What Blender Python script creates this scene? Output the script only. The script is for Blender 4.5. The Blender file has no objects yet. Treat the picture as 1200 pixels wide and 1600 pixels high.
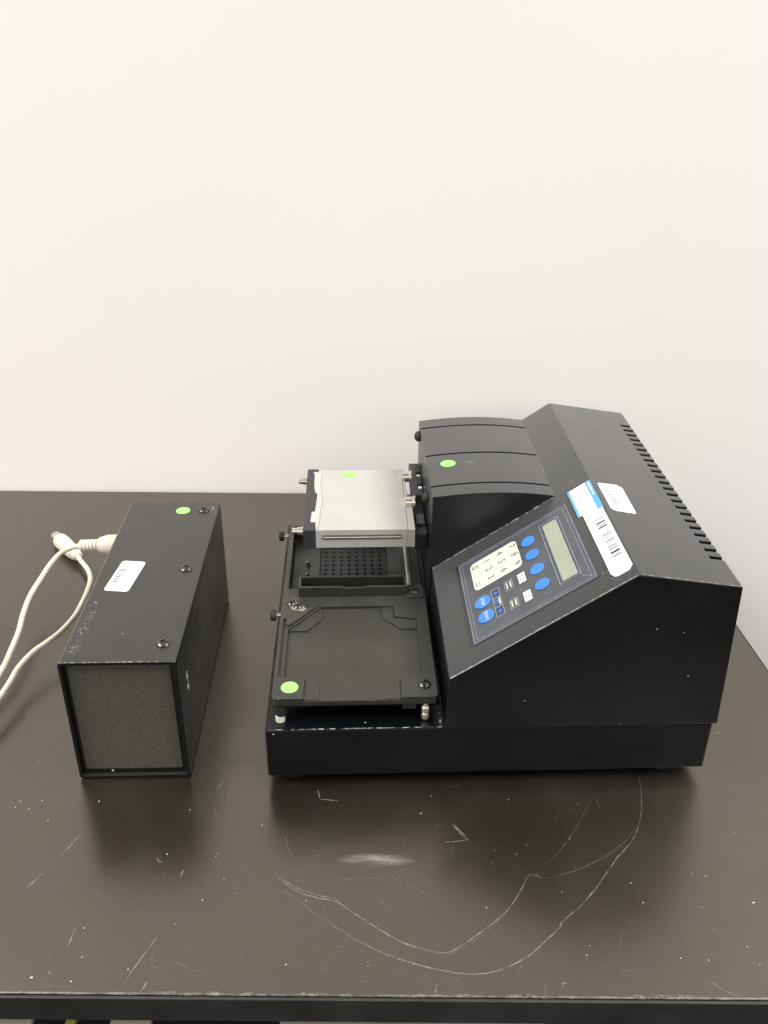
import bpy, bmesh, math, random
from mathutils import Vector, Matrix
from mathutils.geometry import tessellate_polygon
random.seed(7)
sc = bpy.context.scene
COL = sc.collection

# ------------------------------------------------------------------ camera
cam = bpy.data.cameras.new('camera'); camo = bpy.data.objects.new('camera', cam); COL.objects.link(camo)
cam.sensor_fit = 'VERTICAL'; cam.sensor_height = 24.0; cam.lens = 24.0*1414.17/1600.0
cam.clip_start = 0.02; cam.clip_end = 50
PITCH, ROLL = 0.4982, 0.0084
s_, c_ = math.sin(PITCH), math.cos(PITCH)
R = Vector((1, 0, 0)); U = Vector((0, s_, c_)); F = Vector((0, c_, -s_))
R2 = R*math.cos(ROLL)+U*math.sin(ROLL); U2 = U*math.cos(ROLL)-R*math.sin(ROLL)
m = Matrix((R2, U2, -F)).transposed().to_4x4(); m.translation = Vector((-0.0081, -0.5779, 0.5575))
camo.matrix_world = m
sc.camera = camo

# ------------------------------------------------------------------ light
w = bpy.data.worlds.new('World'); sc.world = w; w.use_nodes = True
w.node_tree.nodes['Background'].inputs[0].default_value = (1.0, 0.97, 0.93, 1)
w.node_tree.nodes['Background'].inputs[1].default_value = 0.14
def area(name, loc, rot, sx, sy, power, col):
    l = bpy.data.lights.new(name, 'AREA'); l.shape = 'RECTANGLE'; l.size = sx; l.size_y = sy; l.energy = power; l.color = col
    o = bpy.data.objects.new(name, l); COL.objects.link(o); o.location = loc; o.rotation_euler = rot; o['kind'] = 'helper'
    return o
area('front_fill_light', (-0.1, -3.6, 1.75), (math.radians(72), 0, 0), 4.4, 0.8, 55, (1.0, 0.972, 0.945))  # added front fill for the wall and front faces, not a window
area('ceiling_lamp', (-2.7, -0.8, 2.9), (0, 0, 0), 2.0, 2.6, 252, (1.0, 0.972, 0.94))
area('ceiling_lamp', (2.7, -0.8, 2.9), (0, 0, 0), 2.0, 2.6, 272, (1.0, 0.972, 0.94))
sc.view_settings.view_transform = 'Standard'; sc.view_settings.look = 'None'
sc.view_settings.exposure = 0.0; sc.view_settings.gamma = 1.0; sc.view_settings.use_curve_mapping = False
sc.cycles.max_bounces = 8

# ------------------------------------------------------------------ materials
def newmat(name):
    m = bpy.data.materials.new(name); m.use_nodes = True
    nt = m.node_tree; return m, nt, nt.nodes['Principled BSDF']
def nd(nt, t, **kw):
    n = nt.nodes.new(t)
    for k, v in kw.items():
        if k.startswith('i_'):
            n.inputs[int(k[2:]) if k[2:].isdigit() else k[2:]].default_value = v
        else: setattr(n, k, v)
    return n
def ramp(nt, fac, a, b, ca=(0, 0, 0, 1), cb=(1, 1, 1, 1)):
    r = nt.nodes.new('ShaderNodeValToRGB'); r.color_ramp.elements[0].position = a; r.color_ramp.elements[1].position = b
    r.color_ramp.elements[0].color = ca; r.color_ramp.elements[1].color = cb
    nt.links.new(fac, r.inputs[0]); return r.outputs[0]
def c4(c): return (c[0], c[1], c[2], 1)
def mat(name, col, rough=0.5, metal=0.0, var=0.15, vscale=30, bump=0.0, bscale=2500, spec=0.5, specks=0.0, speckscale=160, rvar=0.06, speckcol=(.45, .43, .40), mott=None, ior=1.5, tint=None, grain=None, smudge=None, top_sheen=None):
    m, nt, b = newmat(name)
    tc = nd(nt, 'ShaderNodeTexCoord'); L = nt.links
    n1 = nd(nt, 'ShaderNodeTexNoise'); n1.inputs['Scale'].default_value = vscale; n1.inputs['Detail'].default_value = 6
    L.new(tc.outputs['Object'], n1.inputs['Vector'])
    lo = tuple(c*(1-var) for c in col); hi = tuple(min(1, c*(1+var)) for c in col)
    colr = ramp(nt, n1.outputs[0], 0.3, 0.7, c4(lo), c4(hi))
    if mott:
        n3 = nd(nt, 'ShaderNodeTexNoise'); n3.inputs['Scale'].default_value = mott[0]; n3.inputs['Detail'].default_value = 3
        L.new(tc.outputs['Object'], n3.inputs['Vector'])
        f = ramp(nt, n3.outputs[0], 0.35, 0.75)
        mx = nd(nt, 'ShaderNodeMix', data_type='RGBA'); mx.inputs[7].default_value = c4(mott[1])
        ml = nd(nt, 'ShaderNodeMath', operation='MULTIPLY'); ml.inputs[1].default_value = mott[2]
        L.new(f, ml.inputs[0]); L.new(ml.outputs[0], mx.inputs[0]); L.new(colr, mx.inputs[6]); colr = mx.outputs[2]
    if specks > 0:
        v = nd(nt, 'ShaderNodeTexVoronoi'); v.inputs['Scale'].default_value = speckscale
        L.new(tc.outputs['Object'], v.inputs['Vector'])
        lt = nd(nt, 'ShaderNodeMath', operation='LESS_THAN'); lt.inputs[1].default_value = 0.14
        L.new(v.outputs['Distance'], lt.inputs[0])
        sep = nd(nt, 'ShaderNodeSeparateColor'); L.new(v.outputs['Color'], sep.inputs[0])
        g = nd(nt, 'ShaderNodeMath', operation='LESS_THAN'); g.inputs[1].default_value = specks
        L.new(sep.outputs[0], g.inputs[0])
        mm = nd(nt, 'ShaderNodeMath', operation='MULTIPLY'); L.new(lt.outputs[0], mm.inputs[0]); L.new(g.outputs[0], mm.inputs[1])
        mx = nd(nt, 'ShaderNodeMix', data_type='RGBA'); mx.inputs[7].default_value = c4(speckcol)
        L.new(mm.outputs[0], mx.inputs[0]); L.new(colr, mx.inputs[6]); colr = mx.outputs[2]
    L.new(colr, b.inputs['Base Color'])
    n4 = nd(nt, 'ShaderNodeTexNoise'); n4.inputs['Scale'].default_value = vscale*0.6; n4.inputs['Detail'].default_value = 8
    L.new(tc.outputs['Object'], n4.inputs['Vector'])
    if smudge:
        n6 = nd(nt, 'ShaderNodeTexNoise'); n6.inputs['Scale'].default_value = smudge; n6.inputs['Detail'].default_value = 5; n6.inputs['Distortion'].default_value = 1.2
        L.new(tc.outputs['Object'], n6.inputs['Vector'])
        mxx = nd(nt, 'ShaderNodeMath', operation='MULTIPLY_ADD'); mxx.inputs[1].default_value = .5; L.new(n6.outputs[0], mxx.inputs[0])
        hf = nd(nt, 'ShaderNodeMath', operation='MULTIPLY'); hf.inputs[1].default_value = .5; L.new(n4.outputs[0], hf.inputs[0]); L.new(hf.outputs[0], mxx.inputs[2]); n4 = mxx
    mr = nd(nt, 'ShaderNodeMapRange'); mr.inputs[1].default_value = .3; mr.inputs[2].default_value = .7; mr.inputs[3].default_value = max(0.02, rough-rvar); mr.inputs[4].default_value = min(1, rough+rvar)
    L.new(n4.outputs[0], mr.inputs[0]); L.new(mr.outputs[0], b.inputs['Roughness'])
    b.inputs['Metallic'].default_value = metal; b.inputs['IOR'].default_value = ior; b.inputs['Specular Tint'].default_value = c4(tint or (1, 1, 1)); b.inputs['Specular IOR Level'].default_value = spec
    if top_sheen:   # added sheen on faces that look upwards, standing in for light caught there
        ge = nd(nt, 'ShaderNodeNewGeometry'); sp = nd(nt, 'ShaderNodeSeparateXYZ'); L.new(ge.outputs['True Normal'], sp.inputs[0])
        dm = nd(nt, 'ShaderNodeMapRange'); dm.inputs[1].default_value = .15; dm.inputs[2].default_value = .75; dm.inputs[4].default_value = top_sheen[0]
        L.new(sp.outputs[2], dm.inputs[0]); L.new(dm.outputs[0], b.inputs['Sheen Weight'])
        b.inputs['Sheen Roughness'].default_value = top_sheen[1]; b.inputs['Sheen Tint'].default_value = c4(top_sheen[2])
    if grain:
        n5 = nd(nt, 'ShaderNodeTexNoise'); n5.inputs['Scale'].default_value = grain[0]; n5.inputs['Detail'].default_value = 2
        L.new(tc.outputs['Object'], n5.inputs['Vector'])
        m5 = nd(nt, 'ShaderNodeMapRange'); m5.inputs[1].default_value = .25; m5.inputs[2].default_value = .75
        m5.inputs[3].default_value = spec*(1-grain[1]); m5.inputs[4].default_value = min(1, spec*(1+grain[1]))
        L.new(n5.outputs[0], m5.inputs[0]); L.new(m5.outputs[0], b.inputs['Specular IOR Level'])
    if bump > 0:
        n2 = nd(nt, 'ShaderNodeTexNoise'); n2.inputs['Scale'].default_value = bscale; n2.inputs['Detail'].default_value = 3
        L.new(tc.outputs['Object'], n2.inputs['Vector'])
        bp = nd(nt, 'ShaderNodeBump'); bp.inputs['Strength'].default_value = bump; bp.inputs['Distance'].default_value = 0.00012
        L.new(n2.outputs[0], bp.inputs['Height']); L.new(bp.outputs[0], b.inputs['Normal'])
    return m
def wearmat(name, col, scale, a, b_, rough=0.7, radial=False, stretch=(1, 1, 1), strength=1.0):
    """worn, dust or painted glint mark: broken up by noise, transparent elsewhere"""
    m, nt, b = newmat(name); L = nt.links
    b.inputs['Base Color'].default_value = c4(col); b.inputs['Roughness'].default_value = rough
    tc = nd(nt, 'ShaderNodeTexCoord'); mp = nd(nt, 'ShaderNodeMapping'); mp.inputs['Scale'].default_value = stretch
    L.new(tc.outputs['Object'], mp.inputs[0])
    n = nd(nt, 'ShaderNodeTexNoise'); n.inputs['Scale'].default_value = scale; n.inputs['Detail'].default_value = 8; n.inputs['Roughness'].default_value = .65
    L.new(mp.outputs[0], n.inputs['Vector'])
    al = ramp(nt, n.outputs[0], a, b_)
    k = nd(nt, 'ShaderNodeMath', operation='MULTIPLY'); k.inputs[1].default_value = strength; L.new(al, k.inputs[0]); al = k.outputs[0]
    if radial:
        g = nd(nt, 'ShaderNodeVectorMath', operation='SUBTRACT'); g.inputs[1].default_value = (.5, .5, .5); L.new(tc.outputs['Generated'], g.inputs[0])
        mu = nd(nt, 'ShaderNodeVectorMath', operation='MULTIPLY'); mu.inputs[1].default_value = (2, 2, 0); L.new(g.outputs[0], mu.inputs[0])
        ln = nd(nt, 'ShaderNodeVectorMath', operation='LENGTH'); L.new(mu.outputs[0], ln.inputs[0])
        rr_ = ramp(nt, ln.outputs['Value'], .25, 1.0, (1, 1, 1, 1), (0, 0, 0, 1))
        k2 = nd(nt, 'ShaderNodeMath', operation='MULTIPLY'); L.new(al, k2.inputs[0]); L.new(rr_, k2.inputs[1]); al = k2.outputs[0]
    L.new(al, b.inputs['Alpha'])
    return m
M = {}
M['wall'] = mat('wall_paint', (.865, .840, .828), .75, var=.012, vscale=2.2, bump=.25, bscale=260, spec=.25)
M['floor'] = mat('dark_floor', (.018, .018, .02), .8, var=.1, vscale=8, spec=.2)  # unseen floor kept dark so it throws little light on front faces
M['table'] = mat('table_laminate', (.010, .008, .006), .27, var=.14, vscale=9, bump=.10, bscale=3000, specks=.012, speckscale=210, rvar=.09, mott=(5, (.018, .0145, .011), .5), ior=2.2, tint=(1, .92, .79), top_sheen=(.12, .36, (1, .90, .76)), grain=(1000, .25), smudge=11, speckcol=(.25, .23, .2))
M['edge'] = mat('table_edge', (.022, .023, .021), .5, var=.3, vscale=40, bump=.3, bscale=900)
M['steel_leg'] = mat('leg_paint', (.03, .03, .03), .4)
M['paint'] = mat('black_paint', (.003, .0036, .0042), .32, var=.10, vscale=25, bump=.14, bscale=2200, specks=.012, speckscale=190, ior=1.55, rvar=.09, top_sheen=(.60, .40, (1, .99, .96)), grain=(1500, .3), smudge=16, speckcol=(.25,.24,.22))
M['paint2'] = mat('black_paint_dome', (.005, .0055, .006), .34, var=.08, vscale=22, bump=.15, bscale=2200, specks=.012, speckscale=190, ior=1.55, rvar=.09, top_sheen=(.60, .40, (1, .99, .96)), grain=(1500, .3), smudge=16, speckcol=(.25,.24,.22))
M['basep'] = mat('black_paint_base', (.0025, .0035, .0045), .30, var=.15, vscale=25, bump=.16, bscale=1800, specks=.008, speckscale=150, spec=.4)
M['plastic'] = mat('black_plastic', (.017, .0165, .0135), .40, var=.25, vscale=35, bump=.22, bscale=3000, specks=.02, speckscale=280, rvar=.08, ior=1.6, top_sheen=(.62, .36, (1, .98, .90)), tint=(1, .98, .90), grain=(1300, .4), speckcol=(.2,.19,.17))
M['plastic_d'] = mat('black_plastic_dull', (.022, .023, .024), .5, var=.2, vscale=50, bump=.15)
M['blackan'] = mat('black_anodised', (.03, .028, .03), .38, var=.12, vscale=60)
M['paint_box_lit'] = mat('black_paint_box_lit', (.016, .0155, .013), .40, var=.15, vscale=30, bump=.15, bscale=2200, specks=.02, speckscale=190, ior=1.6, tint=(1, .98, .92), top_sheen=(.45, .36, (1, .98, .92)), grain=(1300, .35), speckcol=(.25,.24,.22))
M['rubber'] = mat('rubber', (.015, .015, .015), .6, bump=.2)
M['screw'] = mat('black_screw', (.10, .098, .09), .28, metal=.8, var=.4, vscale=300)
M['alu'] = mat('satin_aluminium', (.415, .413, .38), .48, metal=.06, var=.05, vscale=40, bump=.08, bscale=1500, mott=(25, (.39, .385, .355), .4))
M['steel'] = mat('steel', (.62, .60, .55), .25, metal=.9, var=.12, vscale=200)
M['steel_d'] = mat('steel_tube', (.42, .41, .38), .22, metal=.9, var=.1, vscale=100)
M['nickel'] = mat('nickel', (.70, .66, .58), .3, metal=.8, var=.12, vscale=200)
M['white'] = mat('white_plastic', (.75, .73, .68), .5, var=.1)
M['gasket'] = mat('gasket', (.44, .43, .40), .6, var=.06)
M['label'] = mat('label_paper', (.74, .73, .76), .55, var=.02, vscale=60)
M['green'] = mat('green_sticker', (.30, .78, .16), .6, var=.05)
M['blue'] = mat('blue_strip', (.10, .36, .60), .5, var=.06, vscale=120)
M['key'] = mat('blue_key', (.045, .20, .62), .42, var=.04)
M['cyan'] = mat('pale_key', (.58, .74, .78), .45, var=.03)
M['cream'] = mat('cream_key', (.68, .63, .54), .5, var=.03)
M['panel'] = mat('panel_film', (.070, .075, .083), .30, var=.12, vscale=60, specks=.02, speckscale=300)
M['panel_edge'] = mat('panel_line', (.20, .24, .32), .3, var=.3, vscale=200)
M['lcd'] = mat('lcd_glass', (.31, .33, .25), .12, var=.05)
M['bezel'] = mat('lcd_bezel', (.055, .06, .075), .3)
M['ink'] = mat('ink', (.05, .045, .03), .6)
M['ink_l'] = mat('pale_ink', (.33, .33, .33), .6)
M['ink_b'] = mat('barcode_ink', (.22, .21, .15), .6)
M['ink_w'] = mat('white_ink', (.72, .70, .66), .6)
M['ink_c'] = mat('cream_ink', (.60, .56, .46), .6)
M['ink_n'] = mat('navy_ink', (.035, .05, .11), .5)
M['cable'] = mat('cream_cable', (.70, .66, .53), .45, var=.10, vscale=60)
M['foam'] = mat('front_panel', (.070, .063, .051), .7, var=.5, vscale=650, bump=.9, bscale=900, specks=.04, speckscale=380, speckcol=(.2, .18, .16))
M['groove'] = mat('groove_dirt', (.012, .012, .011), .8, var=.5, vscale=400, specks=.25, speckscale=700, speckcol=(.25, .24, .22))
M['carton'] = mat('carton', (.66, .60, .48), .7, var=.1, vscale=20)
M['yellow'] = mat('yellow_card', (.62, .52, .12), .6)
M['scr'] = wearmat('scratch_mark', (.50, .47, .43), 170, .34, .70, strength=.46)
M['scr2'] = wearmat('scratch_faint', (.40, .38, .34), 170, .38, .78, strength=.24)
M['wear_glint'] = wearmat('edge_wear_glint_mark', (.60, .58, .54), 260, .46, .62, strength=.75)
M['wear_glint2'] = wearmat('table_edge_wear', (.34, .32, .29), 160, .34, .68, strength=.55)
M['wear_glint3'] = wearmat('table_edge_chip', (.40, .38, .34), 300, .45, .75, radial=True, strength=.6)
M['smear'] = wearmat('smear_mark', (.42, .39, .35), 60, .38, .75, radial=True, stretch=(.5, 3, 1), strength=.55)
M['scuff'] = wearmat('scuff_mark', (.42, .43, .42), 420, .50, .78, radial=True, strength=.45)
M['film'] = wearmat('dust_film_mark', (.34, .33, .31), 90, .42, .85, radial=True, strength=.16)
M['wmark'] = wearmat('wall_mark', (.62, .58, .56), 60, .40, .8, radial=True, strength=.12)
M['dust'] = mat('dust_speck', (.75, .73, .68), .8)

# ------------------------------------------------------------------ mesh helpers (millimetres)
K = 0.001
def link(name, bm, material, parent=None, smooth=None, bevel=0, bseg=2):
    bmesh.ops.recalc_face_normals(bm, faces=bm.faces)
    me = bpy.data.meshes.new(name); bm.to_mesh(me); bm.free()
    me.transform(Matrix.Scale(K, 4))
    o = bpy.data.objects.new(name, me); COL.objects.link(o)
    me.materials.append(M[material] if isinstance(material, str) else material)
    if parent is not None: o.parent = parent
    finish(o, smooth, bevel, bseg)
    return o
def finish(o, smooth, bevel, bseg=2):
    if bevel:
        b = o.modifiers.new('bevel', 'BEVEL'); b.width = bevel*K; b.segments = bseg; b.limit_method = 'ANGLE'; b.angle_limit = math.radians(35); b.harden_normals = False
    if smooth is not None:
        o.data.set_sharp_from_angle(angle=math.radians(smooth))
        for p in o.data.polygons: p.use_smooth = True
def empty(name, loc, rz=0, label=None, cat=None, group=None):
    o = bpy.data.objects.new(name, None); COL.objects.link(o); o.location = loc; o.rotation_euler = (0, 0, rz); o.empty_display_size = .02
    tag(o, label, cat, group); return o
def tag(o, label=None, cat=None, group=None, kind=None):
    if label: o['label'] = label
    if cat: o['category'] = cat
    if group: o['group'] = group
    if kind: o['kind'] = kind
    return o
def b_box(bm, x0, x1, y0, y1, z0, z1):
    v = [bm.verts.new(p) for p in ((x0,y0,z0),(x1,y0,z0),(x1,y1,z0),(x0,y1,z0),(x0,y0,z1),(x1,y0,z1),(x1,y1,z1),(x0,y1,z1))]
    for f in ((0,3,2,1),(4,5,6,7),(0,1,5,4),(1,2,6,5),(2,3,7,6),(3,0,4,7)): bm.faces.new([v[i] for i in f])
    return bm
def box(*a): return b_box(bmesh.new(), *a)
def frame_from(axis):
    a = Vector(axis).normalized(); t = Vector((0,0,1)) if abs(a.z) < .9 else Vector((1,0,0))
    u = a.cross(t).normalized(); return a, u, a.cross(u)
def b_lathe(bm, org, axis, prof, seg=20):
    """prof: list of (distance along axis, radius)"""
    a, u, v = frame_from(axis); o = Vector(org); rings = []
    for d, r in prof:
        if r < 1e-6: rings.append([bm.verts.new(o+a*d)])
        else: rings.append([bm.verts.new(o+a*d+u*(r*math.cos(2*math.pi*i/seg))+v*(r*math.sin(2*math.pi*i/seg))) for i in range(seg)])
    for A, B in zip(rings, rings[1:]):
        for i in range(seg):
            j = (i+1) % seg
            if len(A) == 1 and len(B) == 1: continue
            if len(A) == 1: bm.faces.new((A[0], B[i], B[j]))
            elif len(B) == 1: bm.faces.new((A[i], A[j], B[0]))
            else: bm.faces.new((A[i], A[j], B[j], B[i]))
    for Rg in (rings[0], rings[-1]):
        if len(Rg) > 2: bm.faces.new(Rg)
    return bm
def lathe(*a, **k): return b_lathe(bmesh.new(), *a, **k)
def cyl(org, axis, r, h, seg=20, ch=0.0):
    return lathe(org, axis, [(0, r), (h-ch, r), (h, r-ch)] if ch else [(0, r), (h, r)], seg)
def b_slab(bm, poly, h0, h1, mp, holes=()):
    loops = [list(poly)]+[list(h) for h in holes]
    tri = tessellate_polygon([[Vector((p[0], p[1], 0)) for p in l] for l in loops])
    flat = [p for l in loops for p in l]
    lo = [bm.verts.new(mp(p[0], p[1], h0)) for p in flat]; hi = [bm.verts.new(mp(p[0], p[1], h1)) for p in flat]
    if not holes and len(poly) > 2:
        try: bm.faces.new(hi); bm.faces.new(lo[::-1])
        except ValueError: pass
    else:
        for t in tri:
            bm.faces.new([hi[i] for i in t]); bm.faces.new([lo[i] for i in t][::-1])
    k = 0
    for l in loops:
        n = len(l)
        for i in range(n):
            a, b = k+i, k+(i+1) % n
            bm.faces.new((lo[a], lo[b], hi[b], hi[a]))
        k += n
    return bm
def slab(*a, **k): return b_slab(bmesh.new(), *a, **k)
def Zm(z): return lambda x, y, h: (x, y, z+h)
def rr(x0, x1, y0, y1, r, seg=5, ry=None):
    ry = ry or r; out = []
    for cx, cy, a0 in ((x1-r, y1-ry, 0), (x0+r, y1-ry, 90), (x0+r, y0+ry, 180), (x1-r, y0+ry, 270)):
        for i in range(seg+1):
            a = math.radians(a0+90*i/seg); out.append((cx+r*math.cos(a), cy+ry*math.sin(a)))
    return out
def ell(cx, cy, rx, ry, seg=32): return [(cx+rx*math.cos(2*math.pi*i/seg), cy+ry*math.sin(2*math.pi*i/seg)) for i in range(seg)]
def rect(x0, x1, y0, y1): return [(x0,y0),(x1,y0),(x1,y1),(x0,y1)]
def prism_y(prof, y0, y1):
    bm = bmesh.new(); A = [bm.verts.new((x, y0, z)) for x, z in prof]; B = [bm.verts.new((x, y1, z)) for x, z in prof]
    n = len(prof); bm.faces.new(A); bm.faces.new(B[::-1])
    for i in range(n): bm.faces.new((A[i], B[i], B[(i+1) % n], A[(i+1) % n]))
    return bm
def catmull(P, n=8):
    P = [Vector(p) for p in P]; out = []
    for i in range(len(P)-1):
        p0 = P[max(0, i-1)]; p1 = P[i]; p2 = P[i+1]; p3 = P[min(len(P)-1, i+2)]
        for k in range(n):
            t = k/n; out.append(.5*((2*p1)+(p2-p0)*t+(2*p0-5*p1+4*p2-p3)*t*t+(3*p1-p0-3*p2+p3)*t**3))
    out.append(P[-1]); return out
def tube(path, r, seg=14):
    bm = bmesh.new(); path = [Vector(p) for p in path]; rings = []
    up = Vector((0, 0, 1)); prev = None
    for i, p in enumerate(path):
        t = (path[min(i+1, len(path)-1)]-path[max(i-1, 0)]).normalized()
        u = (up-t*up.dot(t)) if prev is None else (prev-t*prev.dot(t)); u.normalize(); prev = u; v = t.cross(u)
        rings.append([bm.verts.new(p+u*(r*math.cos(2*math.pi*k/seg))+v*(r*math.sin(2*math.pi*k/seg))) for k in range(seg)])
    for A, B in zip(rings, rings[1:]):
        for k in range(seg): bm.faces.new((A[k], A[(k+1) % seg], B[(k+1) % seg], B[k]))
    bm.faces.new(rings[0]); bm.faces.new(rings[-1][::-1])
    return bm
def b_ribbon(bm, pts, wd, z, mp=None, taper=True):
    pts = [Vector((p[0], p[1], 0)) for p in pts]; n = len(pts); A = []; B = []
    for i, p in enumerate(pts):
        t = (pts[min(i+1, n-1)]-pts[max(i-1, 0)]); t.normalize(); q = Vector((-t.y, t.x, 0))
        k = wd/2*(min(1, .25+3*min(i, n-1-i)/max(1, n-1)) if taper else 1)*random.uniform(.75, 1.25)
        a = p+q*k; b = p-q*k
        f = mp or (lambda x, y, h: (x, y, h))
        A.append(bm.verts.new(f(a.x, a.y, z))); B.append(bm.verts.new(f(b.x, b.y, z)))
    for i in range(n-1): bm.faces.new((A[i], A[i+1], B[i+1], B[i]))
    return bm
def cut(o, bms):
    """subtract closed shapes from o (solid), keep the result as o's own mesh"""
    bm = bmesh.new()
    for b in bms:
        bmesh.ops.recalc_face_normals(b, faces=b.faces)
        me = bpy.data.meshes.new('t'); b.to_mesh(me); b.free(); bm.from_mesh(me); bpy.data.meshes.remove(me)
    me = bpy.data.meshes.new('cutter'); bm.to_mesh(me); bm.free(); me.transform(Matrix.Scale(K, 4))
    co = bpy.data.objects.new('cutter', me); COL.objects.link(co)
    keep = [(mm.width, mm.segments) for mm in o.modifiers if mm.type == 'BEVEL']; o.modifiers.clear()
    par = o.parent; o.parent = None
    md = o.modifiers.new('cut', 'BOOLEAN'); md.object = co; md.operation = 'DIFFERENCE'; md.solver = 'EXACT'
    bpy.context.view_layer.update(); dg = bpy.context.evaluated_depsgraph_get()
    nm = bpy.data.meshes.new_from_object(o.evaluated_get(dg)); o.modifiers.clear(); old = o.data; o.data = nm
    nm.name = old.name; bpy.data.meshes.remove(old); bpy.data.objects.remove(co); bpy.data.meshes.remove(me); o.parent = par
    for wd, sg in keep: finish(o, None, wd/K, sg)
    return o
def text(name, s, size, org, e1, e2, material, parent, ctr=True):
    cu = bpy.data.curves.new('t', 'FONT'); cu.body = s; cu.size = size; cu.align_x = 'CENTER'; cu.align_y = 'CENTER'
    to = bpy.data.objects.new('t', cu); COL.objects.link(to); bpy.context.view_layer.update()
    me = bpy.data.meshes.new_from_object(to.evaluated_get(bpy.context.evaluated_depsgraph_get()))
    bpy.data.objects.remove(to); bpy.data.curves.remove(cu)
    e1 = Vector(e1).normalized(); e2 = Vector(e2).normalized(); n = e1.cross(e2)
    mt = Matrix((e1, e2, n)).transposed().to_4x4(); mt.translation = Vector(org)
    me.transform(Matrix.Scale(K, 4) @ mt); me.name = name
    o = bpy.data.objects.new(name, me); COL.objects.link(o); o.parent = parent; me.materials.clear(); me.materials.append(M[material]); return o

def pan_screw(name, org, axis, r, h, parent, material='screw', cross=True):
    bm = lathe(org, axis, [(-1.5, r*.5), (0, r*.5), (0, r), (h*.45, r), (h*.8, r*.8), (h, r*.45), (h, 0)], 20)
    o = link(name, bm, material, parent, smooth=35)
    if cross:
        a, u, v = frame_from(axis); th = random.uniform(0, 1.5); cs = []
        for k in range(2):
            d1 = (u*math.cos(th+k*math.pi/2)+v*math.sin(th+k*math.pi/2)); d2 = a.cross(d1); b = bmesh.new(); vs = []
            for zz in (h*.35, h*1.5):
                for sx, sy in ((-1,-1),(1,-1),(1,1),(-1,1)): vs.append(b.verts.new(Vector(org)+a*zz+d1*(sx*r*.62)+d2*(sy*r*.13)))
            for f in ((0,3,2,1),(4,5,6,7),(0,1,5,4),(1,2,6,5),(2,3,7,6),(3,0,4,7)): b.faces.new([vs[i] for i in f])
            cs.append(b)
        for b in cs: cut(o, [b])
        finish(o, 35, 0)
    return o

# ------------------------------------------------------------------ setting
wl = link('wall', box(-2600, 2600, 502, 560, -752, 1900), 'wall'); tag(wl, 'plain off-white painted wall behind the table', kind='structure')
for x, z, rx, rz in ((-217, 124, 7, 4), (150, 470, 30, 9), (-60, 330, 22, 6), (240, 205, 12, 4), (-330, 420, 14, 20)):
    link('mark', slab(ell(x, z, rx, rz), 0, .05, lambda a, b, h: (a, 501.9-h, b)), 'wmark', wl)
fl = link('floor', box(-2600, 2600, -2600, 500, -800, -752), 'floor'); tag(fl, 'dark floor under the table', kind='structure')

# ------------------------------------------------------------------ table
table = empty('table', (0, 0, -.752), 0, 'dark brown laminate table with scratched top against the white wall', 'table')
ts = empty('tmp', (0, 0, 0))
def T(o): o.parent = table; o.location = (0, 0, .752); return o
def xr(y): return 363.9+(194.8-y)*.07
top = T(link('tabletop', slab([(-1050, -211.5), (xr(-211.5), -211.5), (xr(498), 498), (-1050, 498)], -23, 0, Zm(0)), 'table', bevel=.8))
T(link('edge_band', slab([(-1050, -214.2), (xr(-214), -214.2), (xr(-214), -211.7), (-1050, -211.7)], -24.2, -1.0, Zm(0)), 'edge', bevel=.7))
T(link('side_edge_band', slab([(xr(-214)+.2, -214), (xr(-214)+2.4, -214), (xr(498)+2.4, 498), (xr(498)+.2, 498)], -24.2, -1.0, Zm(0)), 'edge', bevel=.7))
T(link('frame_rail', box(-1030, 330, 380, 410, -70, -24.5), 'steel_leg'))
for lx in (-1000, 300):
    for ly in (-150, 440): T(link('leg', box(lx, lx+40, ly, ly+40, -752, -24.6), 'steel_leg', bevel=2))
T(link('lower_shelf', box(-990, 300, -205, 460, -420, -400.2), 'table', bevel=1))
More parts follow.
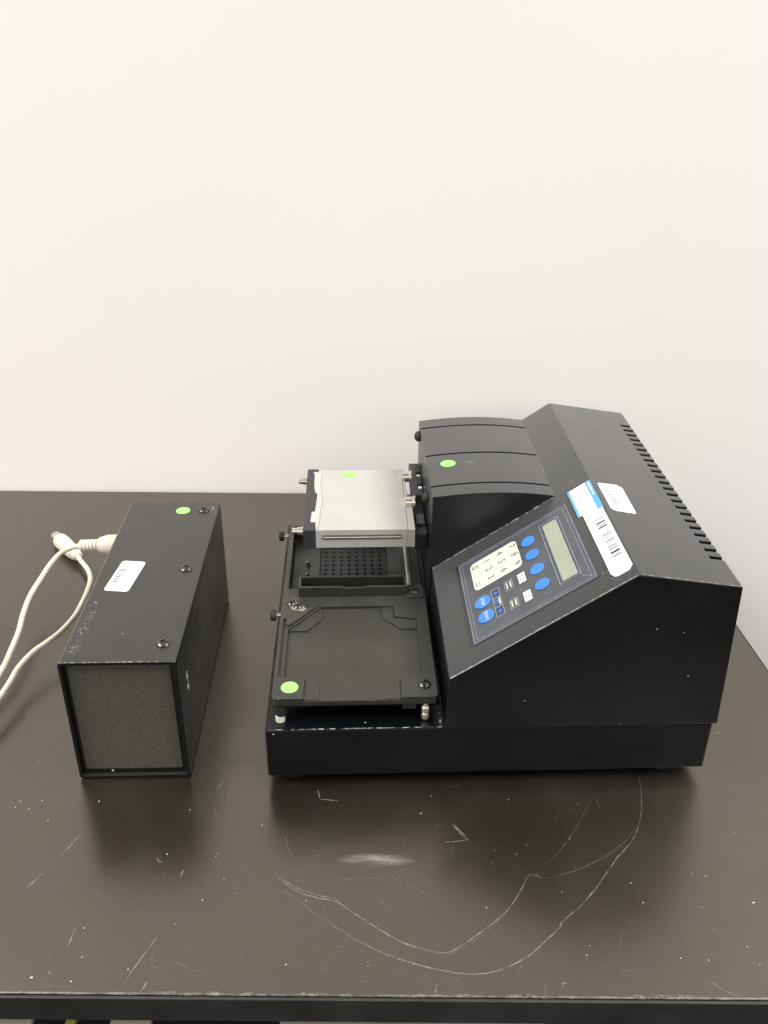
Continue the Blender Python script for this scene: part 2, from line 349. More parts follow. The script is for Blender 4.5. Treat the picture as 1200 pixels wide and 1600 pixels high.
SC = {
 'scr': [[(-78.0,-130.6),(-60.5,-145.4),(-44.6,-157.4),(-26.2,-169.8),(-7.0,-180.2),(8.9,-186.4),(23.1,-190.7),(37.9,-193.9),(51.3,-195.8),(62.7,-194.8),(72.4,-192.3),(84.0,-187.0),(96.2,-179.1),(107.3,-169.1),(117.3,-159.8),(120.3,-154.7),(135.0,-142.5),(147.9,-128.4),(159.6,-113.8),(170.6,-99.7),(181.2,-88.5),(190.3,-77.0),(198.0,-60.4),(203.5,-43.1),(208.0,-17.2)],
  [(-43.6,-133.9),(-36.3,-142.5),(-23.8,-152.0),(-11.6,-160.5),(0.3,-168.7),(13.4,-175.2),(35.1,-180.3),(47.1,-174.8),(59.6,-165.7),(76.8,-151.7),(86.4,-141.0),(94.8,-127.9),(102.6,-115.4),(111.8,-118.1)],
  [(-84.7,-119.0),(-76.1,-126.8),(-64.6,-133.7),(-53.5,-137.2),(-41.8,-139.8),(-32.4,-144.2)],
  [(-84.0,-117.9),(-74.6,-125.6),(-63.1,-131.7),(-52.0,-135.2),(-42.7,-137.4)],
  [(-60.6,-32.9),(-58.2,-43.0)],[(-58.2,-43.0),(-42.5,-44.7)],
  [(47.6,-67.5),(58.4,-84.9)],[(48.9,-67.5),(59.7,-84.3)],[(41.0,-85.5),(50.1,-85.0),(58.5,-82.8)],
  [(29.4,-202.4),(27.5,-211)],[(211.2,-200.0),(214.2,-202.7),(216.5,-205.2)],[(217.1,-205.7),(226.4,-210.0)],
  [(111.3,-201.8),(115.5,-201.5)],[(111.9,-201.8),(111.6,-205.3)],
  [(-241.3,-80.8),(-250.4,-101.7)],[(-258.2,-117.0),(-265.9,-131.1)],[(-220.8,-163.0),(-221.2,-179.4)],[(-161.8,-169.4),(-168.6,-184.1),(-175.6,-201.9)],[(-161.3,-203.3),(-164.2,-210.5)],
  [(-139.9,-25.9),(-143.7,-31.9)],[(-177.6,-102.5),(-175.2,-106.1),(-172.4,-106.4)],[(-155.1,-114.0),(-156.4,-119.8)]],
 'scr2': [[(-41.9,-137.5),(-31.6,-146.0),(-17.7,-155.9),(-5.6,-164.6),(9.1,-173.7),(22.1,-177.8),(35.0,-182.2),(46.9,-177.3),(62.5,-166.5),(75.6,-154.5),(85.2,-143.0)],
  [(102.6,-115.4),(111.8,-118.1),(122.4,-116.7),(135.5,-111.9),(149.0,-105.4),(165.3,-95.4),(178.3,-85.2),(188.1,-74.7),(193.1,-67.6)],[(122.5,-116.3),(141.1,-109.8),(154.9,-102.5),(169.1,-94.3),(182.8,-81.7)],
  [(13.3,-109.4),(2.1,-121.9),(-4.2,-126.7)],[(-42.0,-120.1),(-24.7,-120.7),(-2.6,-117.8)],[(72.8,-199.7),(68.6,-206.5)],[(-84.0,-79.1),(-76.3,-99.5),(-62.0,-127.3)],[(3.6,-121.9),(19.1,-130.1),(34.4,-136.4)],
  [(166.9,-33.4),(155.4,-53.6),(142.0,-75.2),(128.0,-93.6),(119.2,-103.5)],[(156.8,-41.1),(142.1,-53.7),(127.8,-61.2)],[(100.2,-202.1),(99.8,-211)],[(151.8,-191.6),(157.1,-192.4),(165.4,-190.3)],[(160.7,-161.3),(156.2,-176.7)],
  [(-162.7,-178.4),(-161.2,-190.3),(-157.2,-193.1),(-153.8,-192.6)],[(-146.1,-188.6),(-133.6,-193.9),(-124.5,-196.9)],[(-143.3,-52.6),(-133.5,-71.1)],[(-224.2,-203.9),(-223.0,-211)],[(-133.7,-25.9),(-131.5,-51.4)]]}
for k, lst in SC.items():
    for p in lst:
        q = catmull([(a, b, 0) for a, b in p], 5)
        q = [(v.x+random.gauss(0, .12), v.y+random.gauss(0, .12)) for v in q]
        T(link('scratch', b_ribbon(bmesh.new(), q, .75 if k == 'scr' else .6, .12+random.uniform(0, .03)), k))
for i in range(90):    # fine random scratches
    x, y = random.uniform(-330, 320), random.uniform(-208, 60); a = random.uniform(0, math.pi); l = random.uniform(3, 14); cv = random.uniform(-.4, .4)
    q = [(x+l*t*math.cos(a+cv*t), y+l*t*math.sin(a+cv*t)) for t in (0, .33, .66, 1)]
    T(link('scratch', b_ribbon(bmesh.new(), q, .42, .10), 'scr2'))
T(link('smear', slab(ell(-12, -103, 30, 6.5), 0, .02, Zm(.09)), 'smear'))
bm = bmesh.new(); b_ribbon(bm, [(-420+i*8, -211.3+random.uniform(-.1, .1)) for i in range(103)], 1.5, .13, taper=False)
T(link('edge_wear_glint', bm, 'wear_glint2'))
for i in range(22):
    x = random.uniform(-160, 330); T(link('edge_wear_glint', slab(ell(x, -210.4, random.uniform(2, 9), random.uniform(.5, 1.6)), 0, .02, Zm(.14)), 'wear_glint3'))
bpy.data.objects.remove(ts)
# dust and crumbs
bm = bmesh.new()
SPK = [(-102.0,-70.4,1),(23.5,-57.0,.9),(-56.4,-99.7,.6),(-16.3,-189.8,.8),(10.2,-88.5,.6),(75.4,-104.5,.7),(-6.9,-140.4,.7),(36.0,-69.3,.7),(-50.7,-166.7,.6),(67.6,-144.1,1),(-46.5,-193.1,.6),(95.0,-96.6,1),(181.0,-138.7,1.1),(260.8,-137.9,1.3),(195.6,-182.6,1.5),(132.3,-180.9,.8),(268.1,-74.4,.6),(222.2,-142.2,.6),(243.9,-173.6,.8),(135.6,-173.7,.8),(103.7,-87.6,.7),(78.7,-93.0,.6),(-236.7,-47.1,1.2),(-170.5,-99.3,1),(-136.5,-139.7,1),(-132.3,-98.3,.8),(-123.8,-121.3,.9),(-211.5,-203.0,1.2),(-238.4,-200.5,1.6),(-227.6,-197.1,.7),(-214.9,-163.2,.7),(-282.8,-46.9,.8),(-301.9,-54.3,.7),(-113.6,-133.8,.7),(-152.1,-159.6,.6),(-188.9,-103.6,.6),(-300.8,-3.2,.8),(-301.6,-46.4,.6),(292.1,39.4,1.1)]
for i in range(70): SPK.append((random.uniform(-340, 330), random.uniform(-205, 120), random.choice((.22, .28, .35, .45))))
for x, y, r in SPK:
    r *= .5; n = 6; rot = random.uniform(0, 3); st = random.uniform(.5, 1.6)
    vs = [bm.verts.new((x+r*random.uniform(.6, 1.1)*st*math.cos(rot+2*math.pi*i/n), y+r*random.uniform(.6, 1.1)*math.sin(rot+2*math.pi*i/n), .05)) for i in range(n)]
    t = bm.verts.new((x, y, .05+r*.7))
    for i in range(n): bm.faces.new((vs[i], vs[(i+1) % n], t))
tag(link('dust', bm, 'dust'), 'white dust specks and crumbs on the table top', 'dust', kind='stuff')

# things on the shelf under the table, seen at the bottom edge
def carton(name, x0, x1, y0, y1, z0, z1, mt, label, cat):
    o = empty(name, ((x0+x1)/2*K, (y0+y1)/2*K, z0*K), 0, label, cat); a, b = (x1-x0)/2, (y1-y0)/2
    link('body', box(-a, a, -b, b, 0, z1-z0-1.5), mt, o, bevel=1)
    link('lid', box(-a-1, a+1, -b-1, b+1, z1-z0-1.4, z1-z0+8), mt, o, bevel=1)
    return o
carton('storage_box', -345, -257.5, -198, 60, -400, -80, 'carton', 'cream box under the table at the bottom left corner', 'box')
carton('storage_box', -199.5, -172.5, -198, 20, -400, -80, 'carton', 'narrow cream box under the table front edge', 'box')
carton('storage_box', -231.5, -226.5, -198, 20, -400, -80, 'yellow', 'thin yellow box under the table front edge', 'box')
carton('storage_box', -255.5, -233.5, -198, 20, -400, -84, 'blackan', 'dark box between the cream corner box and the thin yellow box', 'box')
carton('storage_box', -224.5, -201.5, -198, 20, -400, -84, 'blackan', 'dark box between the thin yellow box and the narrow cream box', 'box')
carton('storage_box', -170.5, -81.5, -198, 20, -400, -84, 'blackan', 'wide dark box left of the wide cream box under the table', 'box')
carton('storage_box', -79, 110, -198, 40, -400, -84, 'carton', 'wide cream box under the middle of the table front', 'box')

# ------------------------------------------------------------------ dispenser
dev = empty('plate_dispenser', (-.1014, -.0302, 0), .0404, 'black microplate dispenser with sloped keypad, grey manifold and plate carriage', 'lab instrument')
def P(name, bm, mt, parent=None, **k): return link(name, bm, mt, parent or dev, **k)
SLP = .6926; NS = math.sqrt(1+SLP*SLP)
def Sm(off=0.0):   # slope face mapper
    return lambda x, y, h: (x-SLP/NS*(h+off), y, 110.5+SLP*(x-145)+(h+off)/NS)
TM = (192-204)/(359.0-280.0); NT = math.sqrt(1+TM*TM)
def Tm(off=0.0):   # roof face mapper
    return lambda x, y, h: (x-TM/NT*(h+off), y, 204+TM*(x-280)+(h+off)/NT)
E1 = (0, -1, 0); E2 = (1/NS, 0, SLP/NS)

# base
base = P('base', box(0, 361.2, 0, 335, 12, 60), 'basep', bevel=1.4, bseg=3)
cut(base, [box(4.5, 141, 30, 331, 55, 80)])
for fx in (20, 333):
    for fy in (20, 310): P('foot', lathe((fx, fy, 0), (0,0,1), [(0, 10), (2, 12), (12.5, 13)], 24), 'rubber', smooth=40)
P('left_plate', box(10, 37.5, 31, 330, 55.2, 59.3), 'plastic', bevel=.5)
pp = P('perforated_plate', box(38.2, 106.5, 32, 330, 55.2, 58.0), 'plastic_d')
holes = []
for j in range(9):
    for i in range(8):
        holes.append(cyl((43.2+i*8.05, 234.5+j*8.4+(random.uniform(-.2, .2)), 56.0), (0,0,1), 1.55, 5, 10))
cut(pp, holes)
for i in range(8):
    for j in range(9):
        if random.random() < .93: P('stud', lathe((43.2+i*8.05+.3, 234.5+j*8.4+.9, 57.6), (0,0,1), [(0, 1.1), (1.5, 1.0), (1.9, .5), (1.9, 0)], 8), 'plastic_d', pp, smooth=40)
P('right_plate', box(107.2, 121.5, 32, 330, 55.2, 59.5), 'plastic', bevel=.4)
P('guide_channel', box(132.5, 140.8, 32, 330, 55.2, 62.0), 'plastic_d', bevel=.6)
P('rail', cyl((125.0, 169, 84.5), (0,1,0), 2.3, 158, 18), 'nickel', smooth=40)
for py in (227.3, 249.4):
    pg = P('peg', lathe((25.3, py, 59), (0,0,1), [(0, 3.2), (1.2, 3.2), (1.2, 2.0), (5, 2.0), (5.8, 1.2), (5.8, 0)], 16), 'screw', smooth=35)
P('bracket', box(112, 120, 28, 40, 61, 77.5), 'blackan')

P('edge_wear_glint', b_ribbon(bmesh.new(), [(2+140*t/50, 1.75) for t in range(51)], .9, 60.04, taper=False), 'wear_glint', base)
P('edge_wear_glint', b_ribbon(bmesh.new(), [(140.5, 3+16*t/10) for t in range(11)], 1.6, 60.04, taper=False), 'wear_glint', base)
# housing cover
prof = [(143.6, 60.4), (145, 110.5), (280, 204), (359, 192), (364, 60.4)]
cover = P('cover', prism_y(prof, -1.6, 335), 'paint', bevel=.9, bseg=2)
cut(cover, [prism_y([(347.5+.0, 176), (347.5, 215), (390, 215), (390, 176)], 38.5+i*11.77-2.1, 38.5+i*11.77+2.1) for i in range(23)])
finish(cover, None, 0)
P('edge_wear_glint', b_ribbon(bmesh.new(), [(145+135*t/40, -.7) for t in range(41)], .9, 0, Sm(.06), taper=False), 'wear_glint', cover)
P('edge_wear_glint', b_ribbon(bmesh.new(), [(280+79*t/24, -.8) for t in range(25)], .6, 0, Tm(.06), taper=False), 'wear_glint', cover)
P('edge_wear_glint', b_ribbon(bmesh.new(), [(145.5+106*t/30, 158.9) for t in range(31)], 1.5, 0, Sm(.06), taper=False), 'wear_glint', cover)  # painted bright ribbon for reflected light at the dome foot
for x, y, rx, ry in ((266, 11, 4, 7), (263, 22, 4, 5), (268, 168, 5, 6)):
    P('scuff', slab(ell(x, y, rx, ry), 0, .02, Sm(.06)), 'scuff', cover)

# domed pump cover with three seams
def arc(x):   # height of the dome top, circle through three points
    t = (x-143.2)/(253-143.2); return 184.6+4.3*(1-((t-.53)/.53)**2 if t < .53 else 1-((t-.53)/.47)**2*.93)
xs = [143.2+(253-143.2)*i/40 for i in range(41)]
dome = P('dome', prism_y([(143.2, 57)]+[(x, arc(x)) for x in xs]+[(253, 120)], 160, 334.2), 'paint2', bevel=1.2)
seams = (180.2, 245.5, 313)
cut(dome, [prism_y([(x-.01, arc(x)-1.3) for x in [140]+xs+[256]]+[(256, 215), (140, 215)], y-1.5, y+1.5) for y in seams])
finish(dome, 40, 0)
for y in seams:
    bm = bmesh.new(); A = [bm.verts.new((x, y-1.45, arc(x)-1.15)) for x in xs]; B = [bm.verts.new((x, y+1.45, arc(x)-1.15)) for x in xs]
    for i in range(len(xs)-1): bm.faces.new((A[i], A[i+1], B[i+1], B[i]))
    P('seam_grime', bm, 'groove', dome)
Dm = lambda off: (lambda x, y, h: (x, y, arc(x)+h+off))
P('dot_sticker', slab(ell(163, 224.5, 7.2, 7.2), 0, .15, Dm(.05)), 'green')
P('scuff', slab(ell(184, 224, 5.5, 5), 0, .02, Dm(.05)), 'scuff', dome)
for y, z in ((322, 172.5), (205, 161)):
    P('bumper', lathe((142.6, y, z), (-1, 0, 0), [(-.5, 5.6), (1, 5.6), (2.6, 5.0), (4.0, 3.6), (4.8, 1.8), (5.0, 0)], 20), 'rubber', smooth=40)

# control panel
cp = P('control_panel', slab(rect(166.2, 257.4, 20.8, 138.2), 0, .7, Sm(.05)), 'panel')
def film(name, x0, x1, y0, y1, wd, mt, h=.8, h2=None):
    o, i = rect(x0, x1, y0, y1), rect(x0+wd/NS, x1-wd/NS, y0+wd, y1-wd)
    return P(name, slab(o, 0, .12, Sm(h), holes=[i]), mt, cp)
film('border_line', 167.0, 256.6, 21.8, 137.2, .5, 'panel_edge')
film('border_line', 169.4, 254.0, 24.6, 134.4, .4, 'panel_edge')
dsp = P('display_window', slab(rect(233.0, 248.6, 34.6, 126.4), 0, .25, Sm(.76)), 'bezel', cp)
film('border_line', 233.0, 248.6, 34.6, 126.4, .7, 'panel_edge', 1.02)
P('display_screen', slab(rect(235.6, 246.6, 37.2, 123.6), 0, .12, Sm(1.02)), 'lcd', cp)
for y in (114.3, 92.9, 70.4, 47.9): P('soft_key', slab(ell(222.2, y, 5.4, 6.6), 0, .9, Sm(.76)), 'key', cp, bevel=.5)
P('number_pad', slab(rr(175.3, 213.8, 86.8, 127.8, 4.2, 6, 5), 0, .6, Sm(.4)), 'cream', cp, bevel=.2)
def ST(name, s, size, x, y, mt, off=1.0): return text(name, s, size, Sm(off)(x, y, 0), E1, E2, mt, cp)
for ch, x, y in (('7',210,121),('8',210,107.6),('9',210,93.6),('4',199.6,121),('5',199.6,107.8),('6',199.6,94.2),('1',189,121),('2',189,107.6),('3',189,94.6),('0',178.8,120.6),('.',179.6,107)):
    ST('digit', ch, 9.4, x, y, 'ink', 1.07)
def bars(name, x, y, lens, dx, wd, mt, off, parent=None):
    bm = bmesh.new()
    for k, l in enumerate(lens):
        xx = x+dx*((len(lens)-1)/2-k)
        # small uneven word shapes, too small to read
        yy = y+l/2
        while yy > y-l/2+.3:
            ww = random.uniform(.8, 1.6); b_slab(bm, rect(xx-wd/2*random.uniform(.7, 1), xx+wd/2*random.uniform(.7, 1), max(yy-ww, y-l/2), yy), 0, .06, Sm(off)); yy -= ww+.25
    return P(name, bm, mt, parent or cp)
bars('key_print', 178.7, 94.5, (6, 6), 2.6, 1.3, 'ink_l', 1.07)
for x, y in ((210.2, 70.6), (210.5, 44.0)):
    P('pale_key', slab(rect(x-2.7, x+2.7, y-6.5, y+6.5), 0, .2, Sm(.76)), 'cyan', cp); bars('key_print', x, y, (8, 8), 2.1, .8, 'ink_l', .99)
for x, y in ((200, 70.6), (200.2, 44.4)):
    film('key_outline', x-3.1, x+3.1, y-6.4, y+6.4, .45, 'ink_l', .78); P('dark_key', slab(rect(x-2.7, x+2.7, y-5.9, y+5.9), 0, .05, Sm(.76)), 'ink_n' if y > 60 else 'bezel', cp)
    bars('key_print', x, y, (8.6, 8.6), 2.7, 1.5, 'ink_c', .84)
for y in (69.8, 57.2, 44.6):
    film('key_outline', 186.2, 192.6, y-6.2, y+6.2, .4, 'ink_l', .78); P('arrow_key', slab(rect(186.7, 192.1, y-5.7, y+5.7), 0, .05, Sm(.76)), 'ink_n', cp)
P('arrow_mark', slab([(188, 67.5), (191.4, 69.6), (188, 72), (188.9, 69.7)], 0, .06, Sm(.84)), 'key', cp)
P('arrow_mark', slab([(191, 42.5), (187.4, 44.6), (191, 47), (190.1, 44.7)], 0, .06, Sm(.84)), 'key', cp)
P('arrow_mark', slab(ell(188.4, 58, 1.6, 2.8, 16), 0, .06, Sm(.84), holes=[ell(188.4, 58, .9, 1.8, 16)]), 'key', cp)
bars('key_print', 191.0, 57.2, (9,), 1, 1.6, 'ink_c', .84)
for x, y, s in ((179, 67.2, 'STOP'), (179.2, 47.0, 'START')):
    P('round_key', slab(ell(x, y, 6.2, 7.6), 0, .9, Sm(.76)), 'key', cp, bevel=.5); ST('key_print', s, 4.1, x+.2, y, 'ink_w', 1.70)
# lifted corner crease in the panel film
P('film_crease', b_ribbon(bmesh.new(), [(247.6, 35), (249, 31), (252, 28), (256, 22.5)], .5, 0, Sm(.95)), 'panel_edge', cp)
P('film_crease', b_ribbon(bmesh.new(), [(233, 34), (226, 33), (218, 35)], .4, 0, Sm(.95)), 'panel_edge', cp)

# asset label on the slope
al = tag(P('asset_label', slab([(261.4, 153), (261.4, 107.6), (264.6, 107.6), (264.6, 16), (266.2, 11.0), (268.2, 9.6), (276, 9.6), (279.2, 14), (279.2, 103.5), (279.8, 104.5), (279.8, 153)], 0, .2, Sm(.08)), 'label'), 'white asset label with blue strips and a barcode')
P('blue_strip', slab(rect(275.8, 279.9, 104.2, 153.2), 0, .08, Sm(.29)), 'blue', al)
P('blue_strip', slab(rect(261.2, 263.0, 107.4, 153.2), 0, .08, Sm(.29)), 'blue', al)
def lines(name, spec, mp, mt, parent, thick=.05):
    bm = bmesh.new()
    for x, y0, y1, wd in spec:
        yy = y1
        while yy > y0:
            ww = random.uniform(.7, 2.2); b_slab(bm, rect(x-wd/2*random.uniform(.6, 1), x+wd/2*random.uniform(.6, 1), max(yy-ww, y0), yy), 0, thick, mp); yy -= ww+random.uniform(.2, .6)
    return P(name, bm, mt, parent)
lines('label_print', [(278.0, 128, 151, 1.6)], Sm(.38), 'label', al)
lines('label_print', [(273.2, 122, 150, .7), (270.6, 118, 150, .6), (266.6, 126, 134, 1.2), (267.5, 96, 103, 1.0)], Sm(.29), 'ink_l', al)
bm = bmesh.new()
for y, wd in ((90.5,.9),(87.8,.4),(84.6,2.2),(81.0,1.1),(77.6,2.0),(74.2,.35),(72.6,.35),(69.6,.5),(65.6,1.2),(62.8,.45),(59.4,.45),(56.0,1.2),(53.4,.5),(51.6,.5),(47.8,1.2),(44.2,1.2),(39.2,2.6),(36.6,.5),(34.0,1.3)):
    b_slab(bm, rect(270.2, 276.6, y-wd/2, y+wd/2), 0, .05, Sm(.29))
P('barcode', bm, 'ink', al)
text('label_print', '32505', 3.4, Sm(.33)(267.6, 62, 0), E1, E2, 'ink_l', al)
# roof tag
rt = tag(P('barcode_sticker', slab([(287.2,149.2),(285.6,147.5),(285.7,102),(289.5,98.2),(305.2,97.4),(306.4,98.6),(307.0,144.5),(303.2,149.2)], 0, .18, Tm(.06)), 'label'), 'white rounded sticker with a faded barcode')
bm = bmesh.new()
for k in range(9): b_slab(bm, rect(288.6+.2*k, 294.4+.15*k, 137-3.1*k-1.0*random.uniform(.4, 1), 137-3.1*k+.5), 0, .05, Tm(.25))
P('barcode', bm, 'ink', rt)
lines('label_print', [(302, 102, 146, .7)], Tm(.25), 'ink_l', rt)

# plate carriage
OUT = rr(6, 138.2, 8.2, 166, 3.5, 4)
car = P('carriage', slab(OUT, 78.2, 83.0, Zm(0)), 'plastic', bevel=.6)
NEST = [(31, 4), (31, 34), (14, 36), (14, 101), (43, 136), (108, 136), (108.8, 119), (128, 115.5), (127.6, 34), (109.5, 33), (109.2, 4)]
cut(car, [box(21.0, 121.8, 151.8, 175, 60, 120)])
mid = P('nest_wall', slab(OUT, 83.05, 85.8, Zm(0)), 'plastic', car, bevel=.35)
cut(mid, [slab(NEST, 80, 90, Zm(0))]); cut(mid, [box(21.0, 121.8, 151.8, 175, 60, 120)]); cut(mid, [box(8.9, 11.6, 36, 118, 83.6, 90)])
rim = P('rim', slab(OUT, 85.85, 88.0, Zm(0)), 'plastic', car, bevel=.4)
cut(rim, [slab(rr(8.8, 135.6, 10.8, 163.4, 2.5, 4), 80, 90, Zm(0)), slab(rect(31, 109.6, 0, 20), 80, 90, Zm(0))]); cut(rim, [box(21.0, 121.8, 151.8, 175, 60, 120)])
P('corner_pad', slab([(14.2, 101), (30.8, 101), (43.2, 118.4), (42.9, 135.6)], 83.05, 84.3, Zm(0)), 'plastic', car, bevel=.3)
P('corner_pad', slab([(97, 135.7), (97.3, 119), (113.7, 102), (127.6, 102), (127.8, 115.2), (108.5, 118.7), (107.8, 135.7)], 83.05, 84.3, Zm(0)), 'plastic', car, bevel=.3)
P('corner_pad', slab([(31.2, 34), (43.4, 28.5), (43.6, 9.2), (31.2, 9.2)], 83.05, 83.7, Zm(0)), 'plastic', car, bevel=.25)
P('corner_pad', slab([(109.2, 33), (96.5, 27.5), (96.5, 9.2), (109, 9.2)], 83.05, 83.7, Zm(0)), 'plastic', car, bevel=.25)
P('ridge', slab([(11.6, 108.2), (13.6, 104.4), (40.6, 136.6), (37.4, 141)], 85.85, 87.6, Zm(0)), 'plastic', car, bevel=.4)
# clip with two screws
P('clip', slab([(11.2, 139), (12, 143.5), (15.5, 144.5), (24, 139), (29.8, 130.5), (25, 128), (17, 130.5)], 85.9, 86.5, Zm(0)), 'steel', car, bevel=.15)
pan_screw('screw', (14.9, 139.8, 86.5), (0,0,1), 3.7, 2.4, car); pan_screw('screw', (21, 134.9, 86.5), (0,0,1), 3.7, 2.4, car)
pan_screw('screw', (128.2, 158.6, 86.2), (0,0,1), 5.0, 2.6, car); pan_screw('screw', (128.3, 23.2, 85.9), (0,0,1), 5.0, 2.8, car)
tag(P('dot_sticker', slab(ell(19.6, 22.4, 7.0, 7.0), 0, .15, Zm(85.85)), 'green', car), 'round green sticker')
# trough at the rear of the carriage
tr = P('trough', box(21.2, 121.6, 152, 171, 74, 96.2), 'plastic', car, bevel=.5)
cut(tr, [box(23.2, 119.6, 154.2, 169.4, 77, 110)]); cut(tr, [box(62, 83, 151, 155, 95.0, 100)])
P('lug', slab(rr(119.4, 136.8, 147, 167.5, 3, 3), 85.9, 87.2, Zm(0)), 'plastic', car, bevel=.4)
for a in (12, 122):
    P('carriage_arm', box(a, a+9, 120, 165, 70, 78), 'plastic_d', car, bevel=.5)
# front supports
P('leg', lathe((12.5, 14.5, 66.6), (0,0,1), [(0, 4.4), (0, 5.2), (11.5, 5.2)], 20), 'rubber', car, smooth=35)
P('support_pad', lathe((11.6, 13.6, 60.05), (0,0,1), [(0, 3.9), (5.6, 3.9), (6.4, 3.2)], 20), 'white', car, smooth=35)
P('levelling_screw', lathe((128.6, 11.5, 60.05), (0,0,1), [(0, 1.6), (1.2, 1.6), (1.6, 3.0), (4.0, 3.6), (6.6, 3.0), (7.2, 2.2), (8.0, 2.2), (8.6, 3.5), (13.4, 3.5), (14.4, 2.6), (18.1, 2.2)], 18), 'nickel', car, smooth=35)
P('support_block', box(110, 121, 12, 24, 70.5, 78.1), 'blackan', car, bevel=.4)
def knob(x, y, z, par):
    k = P('thumb_knob', lathe((x, y, z), (-1, 0, 0), [(0, 4.2), (.6, 5.2), (4.2, 5.2), (5, 4.4), (5, 0)], 18), 'rubber', par, smooth=35)
    P('knob_stem', cyl((x-.2, y, z), (1, 0, 0), 1.5, 5.5, 12), 'steel', par, smooth=35)
knob(1.2, 131, 80.5, car)
knob(-1.6, 290, 71.5, dev)
P('side_rail', slab([(4.8, 172), (9.4, 172), (9.4, 308), (4.8, 308)], 57, 75.5, Zm(0)), 'plastic', bevel=.6)
P('rear_rail', slab([(9.6, 304), (121, 304), (121, 308), (9.6, 308)], 57, 75.5, Zm(0)), 'plastic', bevel=.6)

# dispensing manifold
man = P('manifold', box(37, 123.4, 182, 310, 120.6, 140), 'alu', bevel=.5)
cut(man, [lathe((42.5, 181.7, 131.4), (1, 0, 0), [(0, 0), (1.5, 2.6), (74.5, 2.6), (76, 0)], 16)])
P('tube', lathe((42.7, 182.6, 131.6), (1, 0, 0), [(0, 0), (1.2, 1.9), (74.4, 1.9), (75.6, 0)], 16), 'steel_d', man, smooth=40)
P('side_plate', slab([(123.6, 182), (130.2, 182), (130.2, 226), (126.6, 238), (126.2, 309.6), (123.6, 309.6)], 120.6, 139.6, Zm(0)), 'alu', man, bevel=.4)
P('end_cap', box(25.2, 36.8, 181.6, 312, 120.2, 140.2), 'blackan', man, bevel=.8)
gk = [(37.2, 183), (36.6, 196), (31.8, 196.5), (32.2, 208), (32.6, 216.5), (35.6, 217), (36.2, 232), (36.9, 254), (34.5, 258), (33.2, 272), (33.0, 298), (31.6, 303.5), (37.4, 304)]
P('gasket', slab(gk+[(40, 300), (39.5, 270), (42, 240), (41, 225), (40, 200), (39, 183)], 140.25, 140.7, Zm(0)), 'gasket', man)
P('dot_sticker', slab(ell(68.4, 297.6, 7.2, 7.2), 0, .15, Zm(140.04)), 'green')
def fitting(x, y, z, L_, par, ax):
    P('fitting', lathe((x, y, z), ax, [(0, 4.6), (1.4, 4.6), (1.4, 3.6), (L_*.55, 3.6), (L_*.55, 2.8), (L_*.8, 2.8), (L_, 3.0), (L_, 0)], 18), 'nickel', par, smooth=35)
fitting(25.0, 196, 131.5, 10.5, man, (-1, 0, 0)); fitting(25.0, 303, 130.5, 9, man, (-1, 0, 0))
for y in (288, 232):
    P('fitting', lathe((133.0, y, 142.0), (-1, 0, 0), [(0, 6.4), (1.8, 6.4), (2.2, 5.4), (9.6, 5.4), (10.4, 4.6), (10.4, 2.6), (8.5, 2.4), (8.5, 0)], 22), 'nickel', man, smooth=35)
mb = P('mount_block', box(132.2, 142.6, 249, 322, 122, 141), 'blackan', bevel=.6)
P('mount_slat', box(138.2, 142.4, 268, 286, 141.1, 143.4), 'plastic_d', mb); P('mount_slat', box(138.2, 142.4, 296, 316, 141.1, 143.4), 'plastic_d', mb)
P('mount_shim', box(138.6, 142.0, 289, 293, 141.1, 141.8), 'white', mb); P('mount_shim', box(138.6, 142.0, 262, 266, 141.1, 141.8), 'white', mb)
P('mount_arm', box(131.6, 142.4, 190, 248.6, 112, 130), 'plastic_d', bevel=.8)
P('mount_arm', box(133, 141, 205, 225, 130.1, 133), 'plastic', bevel=.5)

# ------------------------------------------------------------------ power box
pb = empty('power_box', (-.2591, -.0229, 0), .0336, 'black metal power supply box with a recessed front panel', 'power supply')
def Q(name, bm, mt, parent=None, **k): return link(name, bm, mt, parent or pb, **k)
W_, D_, H_ = 91.4, 264.0, 120.4
bm = bmesh.new(); o_ = [(0,0),(W_,0),(W_,H_),(0,H_)]
outer = rr(0, W_, .6, H_, 2.4, 4); inner = rr(2.6, W_-2.6, 3.2, H_-2.4, 1.2, 3)
XZ = lambda x, z, h: (x, h, z)
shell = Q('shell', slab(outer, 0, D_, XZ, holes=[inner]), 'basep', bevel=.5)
shell.data.materials.append(M['paint_box_lit'])
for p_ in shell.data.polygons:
    if p_.normal.z > .8: p_.material_index = 1  # top faces get a lighter paint copy, standing in for light they catch
Q('front_panel', box(2.7, W_-2.7, 6, 9, 3.3, H_-2.5), 'foam')
Q('flange', slab(rr(2.7, W_-2.7, 3.3, H_-2.5, 1.2, 3), 3.6, 5.9, XZ, holes=[rr(4.6, W_-6.6, 5.6, H_-3.6, .6, 2)]), 'basep', bevel=.3)
Q('back_panel', box(2.7, W_-2.7, D_-6, D_-3, 3.3, H_-2.5), 'basep')
for y in (245.6, 135.2, 23.6): pan_screw('screw', (77.4, y, H_), (0,0,1), 5.3, 2.8, pb)
Q('side_screw', lathe((0, 7, 60), (-1, 0, 0), [(0, 3.6), (1.2, 3.4), (2.6, 2.2), (3.1, 0)], 16), 'steel', smooth=40)
Q('dot_sticker', slab(ell(56.4, 246, 7.0, 7.0), 0, .15, Zm(H_+.04)), 'green')
cs, sn = math.cos(-.125), math.sin(-.125)
def rot(x, y): x, y = x-25.2, y-124.5; return (25.2+x*cs+y*(-sn)*-1*-1, 124.5+x*sn+y*cs)
def Bm(off): return lambda x, y, h: (25.2+(x-25.2)*cs-(y-124.5)*sn, 124.5+(x-25.2)*sn+(y-124.5)*cs, H_+off+h)
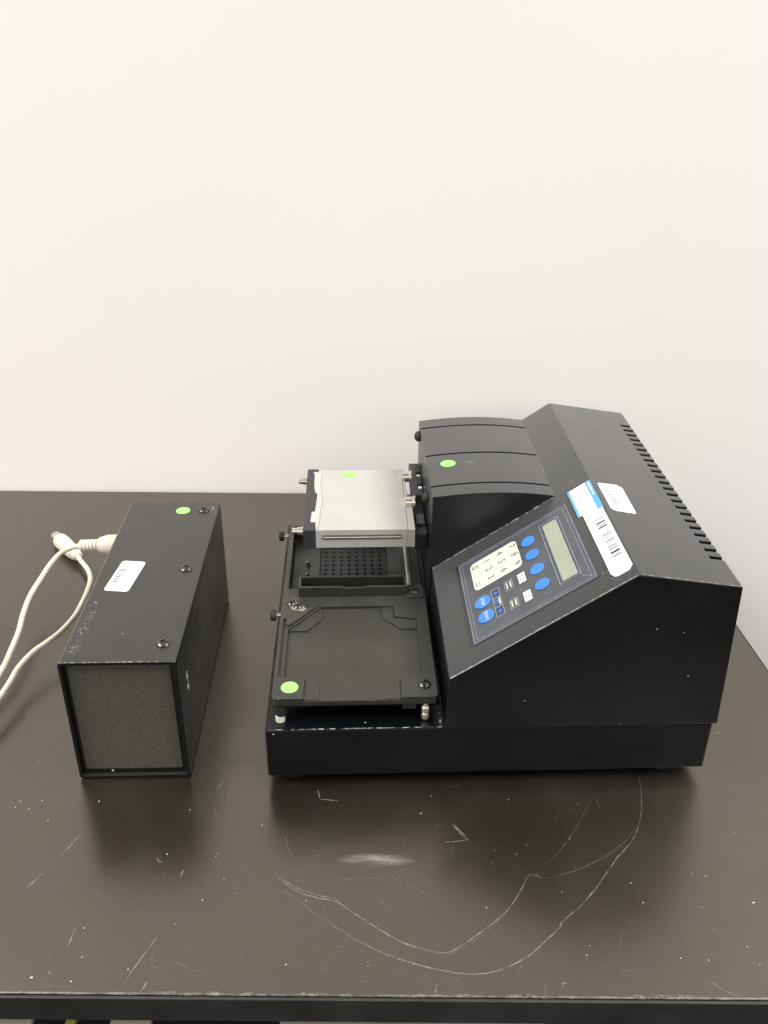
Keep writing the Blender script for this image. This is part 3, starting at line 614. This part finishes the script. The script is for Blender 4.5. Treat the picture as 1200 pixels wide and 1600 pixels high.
bs = tag(Q('barcode_sticker', slab(rr(14.2, 36.2, 99.8, 149.2, 3, 4), 0, .15, Bm(.05)), 'label'), 'white rounded sticker with a faded barcode')
bm = bmesh.new()
for k in range(8): b_slab(bm, rect(16.4+random.uniform(0, 1.2), 21+random.uniform(0, 1.5), 113+3.0*k, 113+3.0*k+random.uniform(.8, 1.7)), 0, .05, Bm(.21))
link('barcode', bm, 'ink', bs)
o = lines('label_print', [(30.5, 103, 145, .6)], Bm(.21), 'ink_l', bs)
for x, y, rx, ry in ((8, 20, 5, 12), (9, 42, 5, 14), (10, 64, 5, 9), (86.5, 250, 4, 6), (9, 80, 4, 6)):
    Q('scuff', slab(ell(x, y, rx, ry), 0, .02, Zm(H_+.03)), 'scuff', shell)
Q('edge_wear_glint', b_ribbon(bmesh.new(), [(2+88*t/24, .9) for t in range(25)], .6, H_+.06, taper=False), 'wear_glint', shell)
RX = lambda y, z, h: (W_+h, y, z)
for y, z, ry_, rz_ in ((30, 78, 3, 12), (20, 35, 8, 20), (60, 60, 14, 18), (12, 20, 5, 12)):
    Q('scuff', slab(ell(y, z, ry_, rz_), 0, .02, lambda a, b, h: RX(a, b, h+.05)), M['wear_glint'] if ry_ < 4 else M['scuff'], shell)
for fx in (12, 80):
    for fy in (14, 250): Q('foot', cyl((fx, fy, 0), (0,0,1), 5, .7, 16), 'rubber')

# ------------------------------------------------------------------ cable
cb = empty('serial_cable', (-.36, .2, 0), 0, 'cream round-plug cable looping beside the power box', 'cable')
def C(name, bm, mt='cable', **k):
    o = link(name, bm, mt, cb, **k); o.location = (.36, -.2, 0); return o
c1 = [(-322.9,231.6,74),(-336.8,241.4,66),(-352,246,56),(-362.6,240.1,46),(-368.9,227.1,38),(-374.3,203.5,30),(-372.6,175.9,26),(-368.6,150.6,23),(-366.7,125.3,21),(-365.1,101.9,20),(-368,78,16),(-376,50,9),(-395,15,4),(-420,-25,3.2),(-440,-60,3.2),(-430,-85,3.2),(-405,-80,3.2),(-385,-50,4),(-368,-5,10),(-357,30,17)]
c2 = [(-350.4,69.6,21),(-348.5,94.5,23),(-341.8,115.8,25),(-332.9,130.3,26),(-324.8,149.3,26),(-320.8,177.3,24),(-322.2,204.6,21),(-325.6,234.7,17),(-331.2,262.1,14),(-340.6,283.6,12),(-352.8,301.7,10.5),(-363.3,317,10)]
C('cord', tube(catmull([(-312, 227.6, 76)]+c1+c2, 8), 2.65), smooth=60)
ax = Vector((-408.1, 368.3, 10))-Vector((-363.3, 317, 10)); axn = ax.normalized(); st = Vector((-361.5, 315, 10))
C('plug', lathe(st, axn, [(0, 4.6), (1.5, 6), (6, 6.2), (7, 7.6), (12, 8.2), (38, 9.2), (47, 9.0), (50, 8.0), (50.5, 5)], 24), smooth=30)
C('plug_shell', lathe(st+axn*50.2, axn, [(0, 6.2), (11, 6.2), (11, 5.5), (3, 5.4), (3, 0)], 24), 'steel', smooth=30)
s0 = Vector((-323.5, 231.8, 74.2)); s1 = Vector((-259.6, 220.5, 84)); ax = (s1-s0).normalized(); tot = (s1-s0).length
pr = [(0, 4.6)]
for k in range(5): pr += [(1+k*4.2, 6.2), (3.2+k*4.2, 6.2), (3.6+k*4.2, 4.7), (5.0+k*4.2, 4.7)]
C('strain_relief', lathe(s0, ax, pr, 22), smooth=30)
C('connector', lathe(s0+ax*21.5, ax, [(0, 6.4), (1.5, 8.0), (8, 9.6), (10, 10.2), (tot-21.6, 10.2)], 24), smooth=30)
